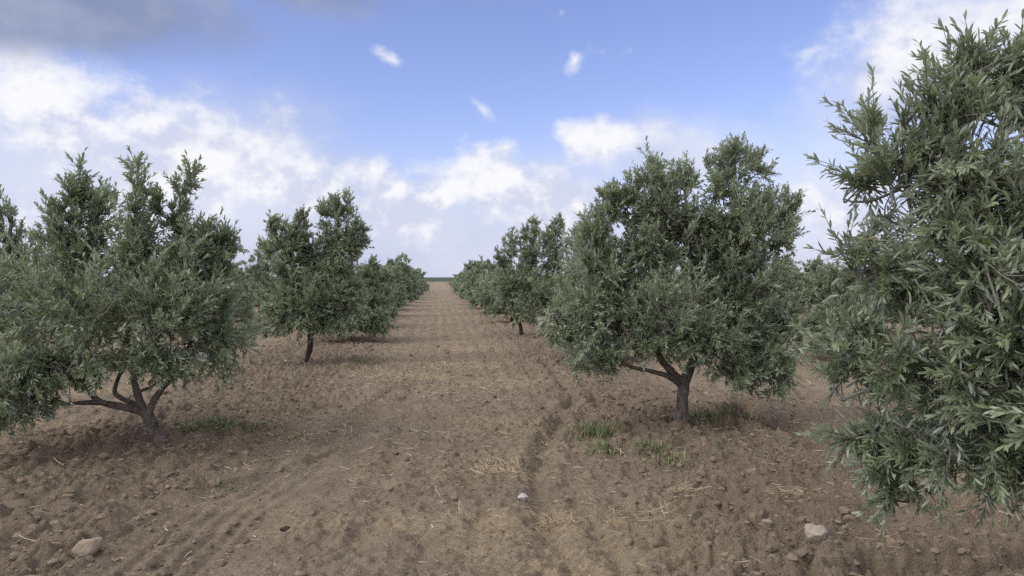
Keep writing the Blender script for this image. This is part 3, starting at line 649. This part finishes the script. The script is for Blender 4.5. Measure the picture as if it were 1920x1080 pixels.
SPARSE = []
def weed(x, y, rx, ry, n, h, label, seed, name='weed_clump', lean=.5):
    n = int(n * 1.7); rx *= 1.15; ry *= 1.15
    r = np.random.default_rng(seed); sparse = label is None
    q = r.random(n) ** (.5 if sparse else .62) * (2. if sparse else 1.6); ph = r.uniform(0, 6.28, n); px = x + rx * q * np.cos(ph); py = y + ry * q * np.sin(ph); pz = ground_h(px, py) - .004
    yaw = r.uniform(0, 6.28, n); H = h * (.25 + 1.0 * r.random(n) ** 1.6) * (1.15 - .45 * q / 2); w = .0016 + .0040 * r.random(n) ** 2.5; ln = np.abs(r.normal(lean * 1.25, .5, n)); rr_ = 1 + .35 * np.sin(ph * 3 + seed) + .2 * np.sin(ph * 5 + 2 * seed); px = x + (px - x) * rr_; py = y + (py - y) * rr_; pz = ground_h(px, py) - .004
    dx, dy = np.cos(yaw), np.sin(yaw); V = []
    for t, ww in ((0, .8), (.4, 1.), (.75, .75)):
        c = np.stack([px + dx * H * ln * t * t, py + dy * H * ln * t * t, pz + H * t * (1 - .25 * ln * t)], -1)
        sd = np.stack([-dy, dx, 0 * dx], -1) * (w * ww)[:, None]; V += [c - sd, c + sd]
    V.append(np.stack([px + dx * H * ln, py + dy * H * ln, pz + H * (1 - .35 * ln)], -1))
    V = np.stack(V, 1); i = (np.arange(n) * 7)[:, None]
    F4 = np.concatenate([i + np.array([0, 1, 3, 2]), i + np.array([2, 3, 5, 4])]); F3 = i + np.array([4, 5, 6])
    if sparse: SPARSE.append((V.reshape(-1, 3), F3, F4, np.repeat(np.clip(r.normal(.48, .30, n), 0, 1), 7))); return
    z = gz(x, y)
    o = link(name, mesh_np(name, V.reshape(-1, 3) - np.array([x, y, z]), F3, F4, [M_GRASS], None, False, {'tint': np.repeat(np.clip(r.normal(.48, .30, n), 0, 1), 7)}), None, (x, y, z))
    return tag(o, label, 'weeds', 'green weeds on the field')
weed(1.57, 7.45, .13, .12, 420, .17, 'upright green weed clump left of the large round tree trunk', 1)
weed(1.50, 6.80, .10, .09, 200, .09, 'low flat green weeds just in front of the upright weed clump', 2, lean=.9)
weed(1.95, 6.70, .10, .09, 220, .10, 'dark low weed patch in front of the large round tree, left of its trunk line', 3, lean=.8)
weed(1.97, 6.30, .10, .08, 120, .10, None, 4)
weed(2.98, 7.75, .26, .16, 460, .13, 'broad green weed patch right of the large round tree trunk', 5, lean=.7)
weed(2.8, 6.7, .35, .22, 240, .06, None, 6, lean=.9)
weed(-2.2, 7.8, .24, .15, 460, .13, 'green weed patch just behind and right of the leaning trunk', 7, lean=.8)
weed(-1.62, 5.85, .12, .12, 150, .05, None, 8, lean=.9)
weed(-1.35, 6.55, .16, .16, 130, .05, None, 9, lean=.9)
weed(-1.45, 7.65, .10, .12, 110, .07, None, 10)
weed(-2.55, 6.75, .22, .10, 150, .04, None, 11, lean=1.)
weed(-3.75, 6.0, .35, .18, 320, .07, None, 12, lean=.8)
weed(-1.43, 14.2, .22, .2, 260, .09, 'lone green weed tuft right of the thin dark curved trunk', 13)
weed(1.5, 14.8, .4, .3, 260, .08, None, 14)
weed(-2.9, 22.0, .5, .5, 200, .18, None, 15)

off = 0; V_, A_, B_, T_ = [], [], [], []
for v, f3, f4, t in SPARSE:
    V_.append(v); A_.append(f3 + off); B_.append(f4 + off); T_.append(t); off += len(v)
tag(link('sparse_grass', mesh_np('sparse_grass', np.vstack(V_), np.vstack(A_), np.vstack(B_), [M_GRASS], None, False, {'tint': np.concatenate(T_)})), kind='stuff')

# ------------------------------------------------------------------ camera
cam = bpy.data.cameras.new('camera'); co = bpy.data.objects.new('camera', cam); COL.objects.link(co)
cam.sensor_width = 36; cam.lens = 36 * 1400 / 1920; cam.clip_end = 20000; cam.clip_start = .05
co.location = (0, 0, 1.6); co.rotation_euler = (R(90 - .818), 0, R(-5.589))
S.camera = co

# ------------------------------------------------------------------ sun and sky
SUN_EL, SUN_AZ = 40., 250.        # azimuth clockwise from +Y (the row direction): to the left, a little behind the camera
sun = bpy.data.lights.new('sun', 'SUN'); so = bpy.data.objects.new('sun', sun); COL.objects.link(so)
sun.energy = 1.0; sun.angle = R(36); sun.color = (1., .94, .84)
dv = Vector((math.sin(R(SUN_AZ)) * math.cos(R(SUN_EL)), math.cos(R(SUN_AZ)) * math.cos(R(SUN_EL)), math.sin(R(SUN_EL))))
so.rotation_euler = dv.to_track_quat('Z', 'Y').to_euler(); so.location = (0, -5, 20)

STR = .1
W = bpy.data.worlds.new('World'); S.world = W; W.use_nodes = True
nt = W.node_tree; nt.nodes.clear()
wo = nt.nodes.new('ShaderNodeOutputWorld'); bg = nt.nodes.new('ShaderNodeBackground'); bg.inputs[1].default_value = STR
nt.links.new(bg.outputs[0], wo.inputs[0])
sky = nt.nodes.new('ShaderNodeTexSky'); sky.sky_type = 'NISHITA'; sky.sun_disc = False
sky.sun_elevation = R(SUN_EL); sky.sun_rotation = R(SUN_AZ); sky.air_density = 1.; sky.dust_density = .6; sky.ozone_density = 1.5
tc = nt.nodes.new('ShaderNodeTexCoord').outputs['Generated']
nrm = N(nt, 'ShaderNodeVectorMath', operation='NORMALIZE'); nt.links.new(tc, nrm.inputs[0]); D = nrm.outputs[0]
sp = N(nt, 'ShaderNodeSeparateXYZ'); nt.links.new(D, sp.inputs[0])
az = math_n(nt, 'MULTIPLY', math_n(nt, 'ARCTAN2', sp.outputs[0], sp.outputs[1]), 57.2958)
el = math_n(nt, 'MULTIPLY', math_n(nt, 'ARCSINE', sp.outputs[2]), 57.2958)
st = N(nt, 'ShaderNodeMapping'); st.inputs['Scale'].default_value = (1, 1, 1.3); nt.links.new(D, st.inputs[0]); Ds = st.outputs[0]
sh = N(nt, 'ShaderNodeMapping'); sh.inputs['Location'].default_value = (.012, .0, -.030); nt.links.new(Ds, sh.inputs[0]); Dl = sh.outputs[0]
nA = noise(nt, Ds, 10., 10, .60); nAl = noise(nt, Dl, 10., 10, .60)
nB = noise(nt, Ds, 3.2, 5, .5)
nW1 = noise(nt, Ds, 7., 3, .5)
cx = N(nt, 'ShaderNodeCombineXYZ')
nt.links.new(math_n(nt, 'ADD', az, math_n(nt, 'MULTIPLY_ADD', nW1, 12., -6.)), cx.inputs[0]); nt.links.new(math_n(nt, 'ADD', el, math_n(nt, 'MULTIPLY_ADD', nB, 3., -1.5)), cx.inputs[1])
AE = cx.outputs[0]
def blobs(lst):
    cur = None
    for (a, e, ra, re, rot, amp) in lst:
        mp = N(nt, 'ShaderNodeMapping', vector_type='TEXTURE'); mp.inputs['Location'].default_value = (a, e, 0); mp.inputs['Rotation'].default_value = (0, 0, R(rot)); mp.inputs['Scale'].default_value = (ra, re, 1)
        nt.links.new(AE, mp.inputs[0])
        ln = N(nt, 'ShaderNodeVectorMath', operation='LENGTH'); nt.links.new(mp.outputs[0], ln.inputs[0])
        v = math_n(nt, 'MULTIPLY', math_n(nt, 'SUBTRACT', 1., ln.outputs['Value']), amp)
        cur = v if cur is None else math_n(nt, 'MAXIMUM', cur, v)
    return math_n(nt, 'MAXIMUM', cur, -1.)
def smooth(v, a, b):
    m = N(nt, 'ShaderNodeMapRange', interpolation_type='SMOOTHSTEP'); nt.links.new(v, m.inputs[0]); m.inputs[1].default_value = a; m.inputs[2].default_value = b
    return m.outputs[0]
def col(c): return [v / STR for v in c]
# clear blue
blue = mix(nt, 1., sky.outputs[0], (1.70, 1.52, 1.90), 'MULTIPLY')
c = blue
# pale air towards the horizon
hz = math_n(nt, 'POWER', math_n(nt, 'SUBTRACT', 1., smooth(el, -2., 15.)), 1.6)
c = mix(nt, math_n(nt, 'MULTIPLY', hz, .85), c, col((.52, .58, .82)))
# thin veil of cloud
veil = blobs([(-26, 6, 15, 9, 0, 1), (-14, 7, 14, 7, -15, 1.1), (0, 3, 14, 5.5, 0, 1), (9, 5, 8, 6, 0, 1), (18, 9., 9, 3.6, 0, 1.), (36, 14, 12, 7, 25, 1), (28, 5, 10, 5, 0, .7)])
va = smooth(math_n(nt, 'ADD', veil, math_n(nt, 'MULTIPLY_ADD', nA, 1.1, -.55)), -.15, .75)
vc = mix(nt, smooth(nB, .35, .65), col((.555, .61, .805)), col((.74, .775, .915)))
c = mix(nt, math_n(nt, 'MULTIPLY', va, .85), c, vc)
# heaped clouds
cum = blobs([(-28, 10.8, 11, 5.4, 0, 1.1), (-20, 9.2, 8, 4.6, -20, 1), (-16, 8.6, 7.5, 4.4, -22, 1.08), (-30, 5, 10, 6, 0, .75), (-11, 7.0, 6.5, 3.6, -15, 1.05), (-6.5, 7.0, 5, 2.6, -10, .85), (-29, 6, 8, 4, 0, .7),
             (-4, 5.6, 4.5, 2.4, 0, 1.), (0, 6.0, 5, 3., 0, 1.1), (4., 6.8, 5, 3.6, 0, 1.15), (8.5, 6.0, 4.5, 3.2, -25, 1.1), (4.6, 9.7, 1.8, 1.4, 0, .95),
             (12.3, 10.2, 2.5, 1.8, 0, 1.0), (2.6, 12.5, 1.9, 1.1, -35, .65), (10.7, 16, 1.6, 1.3, -20, .75), (-3.4, 16.1, 1.7, .5, -15, .42), (9.2, 19.4, 1.6, .8, 0, .6),
             (36, 15.5, 9, 4.2, 8, .95), (41, 18, 9, 5, 0, .8), (28.3, 15.6, 2.6, .6, 20, .35), (29.5, 4.4, 4, 2.4, 0, .8), (19, 8.6, 4, 1.6, 0, .3)])
cd = math_n(nt, 'ADD', math_n(nt, 'MULTIPLY', cum, .85), math_n(nt, 'MULTIPLY_ADD', nA, 2.7, -1.42))
ca = smooth(cd, -.16, .70)
lit = math_n(nt, 'MULTIPLY_ADD', math_n(nt, 'SUBTRACT', nA, nAl), 4.2, .46)
lit = math_n(nt, 'ADD', lit, math_n(nt, 'MULTIPLY_ADD', el, .045, -.22), 0, False)
cc = mix(nt, smooth(lit, .15, .95), col((.66, .70, .86)), col((.97, .97, 1.0)))
c = mix(nt, math_n(nt, 'MULTIPLY', ca, .96), c, cc)
# grey cloud base overhead on the left, and unseen broken cover above and behind the camera, added to light the scene
dark = blobs([(-29, 18.2, 17, 4.6, -3, 1.2), (-13, 20.4, 12, 2.0, 0, .55), (4, 22.2, 18, 1.8, 0, .5)])
da = smooth(math_n(nt, 'ADD', dark, math_n(nt, 'MULTIPLY_ADD', nA, .9, -.45)), -.12, .5)
dc = mix(nt, smooth(nA, .3, .7), col((.235, .285, .455)), col((.35, .40, .56)))
c = mix(nt, math_n(nt, 'MULTIPLY', da, .93), c, dc)
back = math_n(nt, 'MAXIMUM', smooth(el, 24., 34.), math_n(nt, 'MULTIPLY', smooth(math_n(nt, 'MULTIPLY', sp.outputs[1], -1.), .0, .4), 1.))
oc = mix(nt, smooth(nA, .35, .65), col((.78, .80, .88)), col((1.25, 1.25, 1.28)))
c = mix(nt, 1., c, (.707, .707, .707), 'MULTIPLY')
side = math_n(nt, 'MULTIPLY_ADD', sp.outputs[0], -.55, 1.0)     # unseen cover brightened to the left, darkened to the right, for directional soft light
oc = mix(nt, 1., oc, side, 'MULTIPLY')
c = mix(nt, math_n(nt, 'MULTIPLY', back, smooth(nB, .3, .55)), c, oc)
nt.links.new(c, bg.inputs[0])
W.cycles.sampling_method = 'MANUAL'; W.cycles.sample_map_resolution = 512

# ------------------------------------------------------------------ render settings
S.view_settings.view_transform = 'Standard'; S.view_settings.look = 'None'; S.view_settings.gamma = 1; S.view_settings.exposure = .5
S.cycles.max_bounces = 6; S.cycles.diffuse_bounces = 3; S.cycles.glossy_bounces = 2; S.cycles.transmission_bounces = 4
S.cycles.use_denoising = False; S.cycles.use_adaptive_sampling = False; S.cycles.sample_clamp_indirect = 4
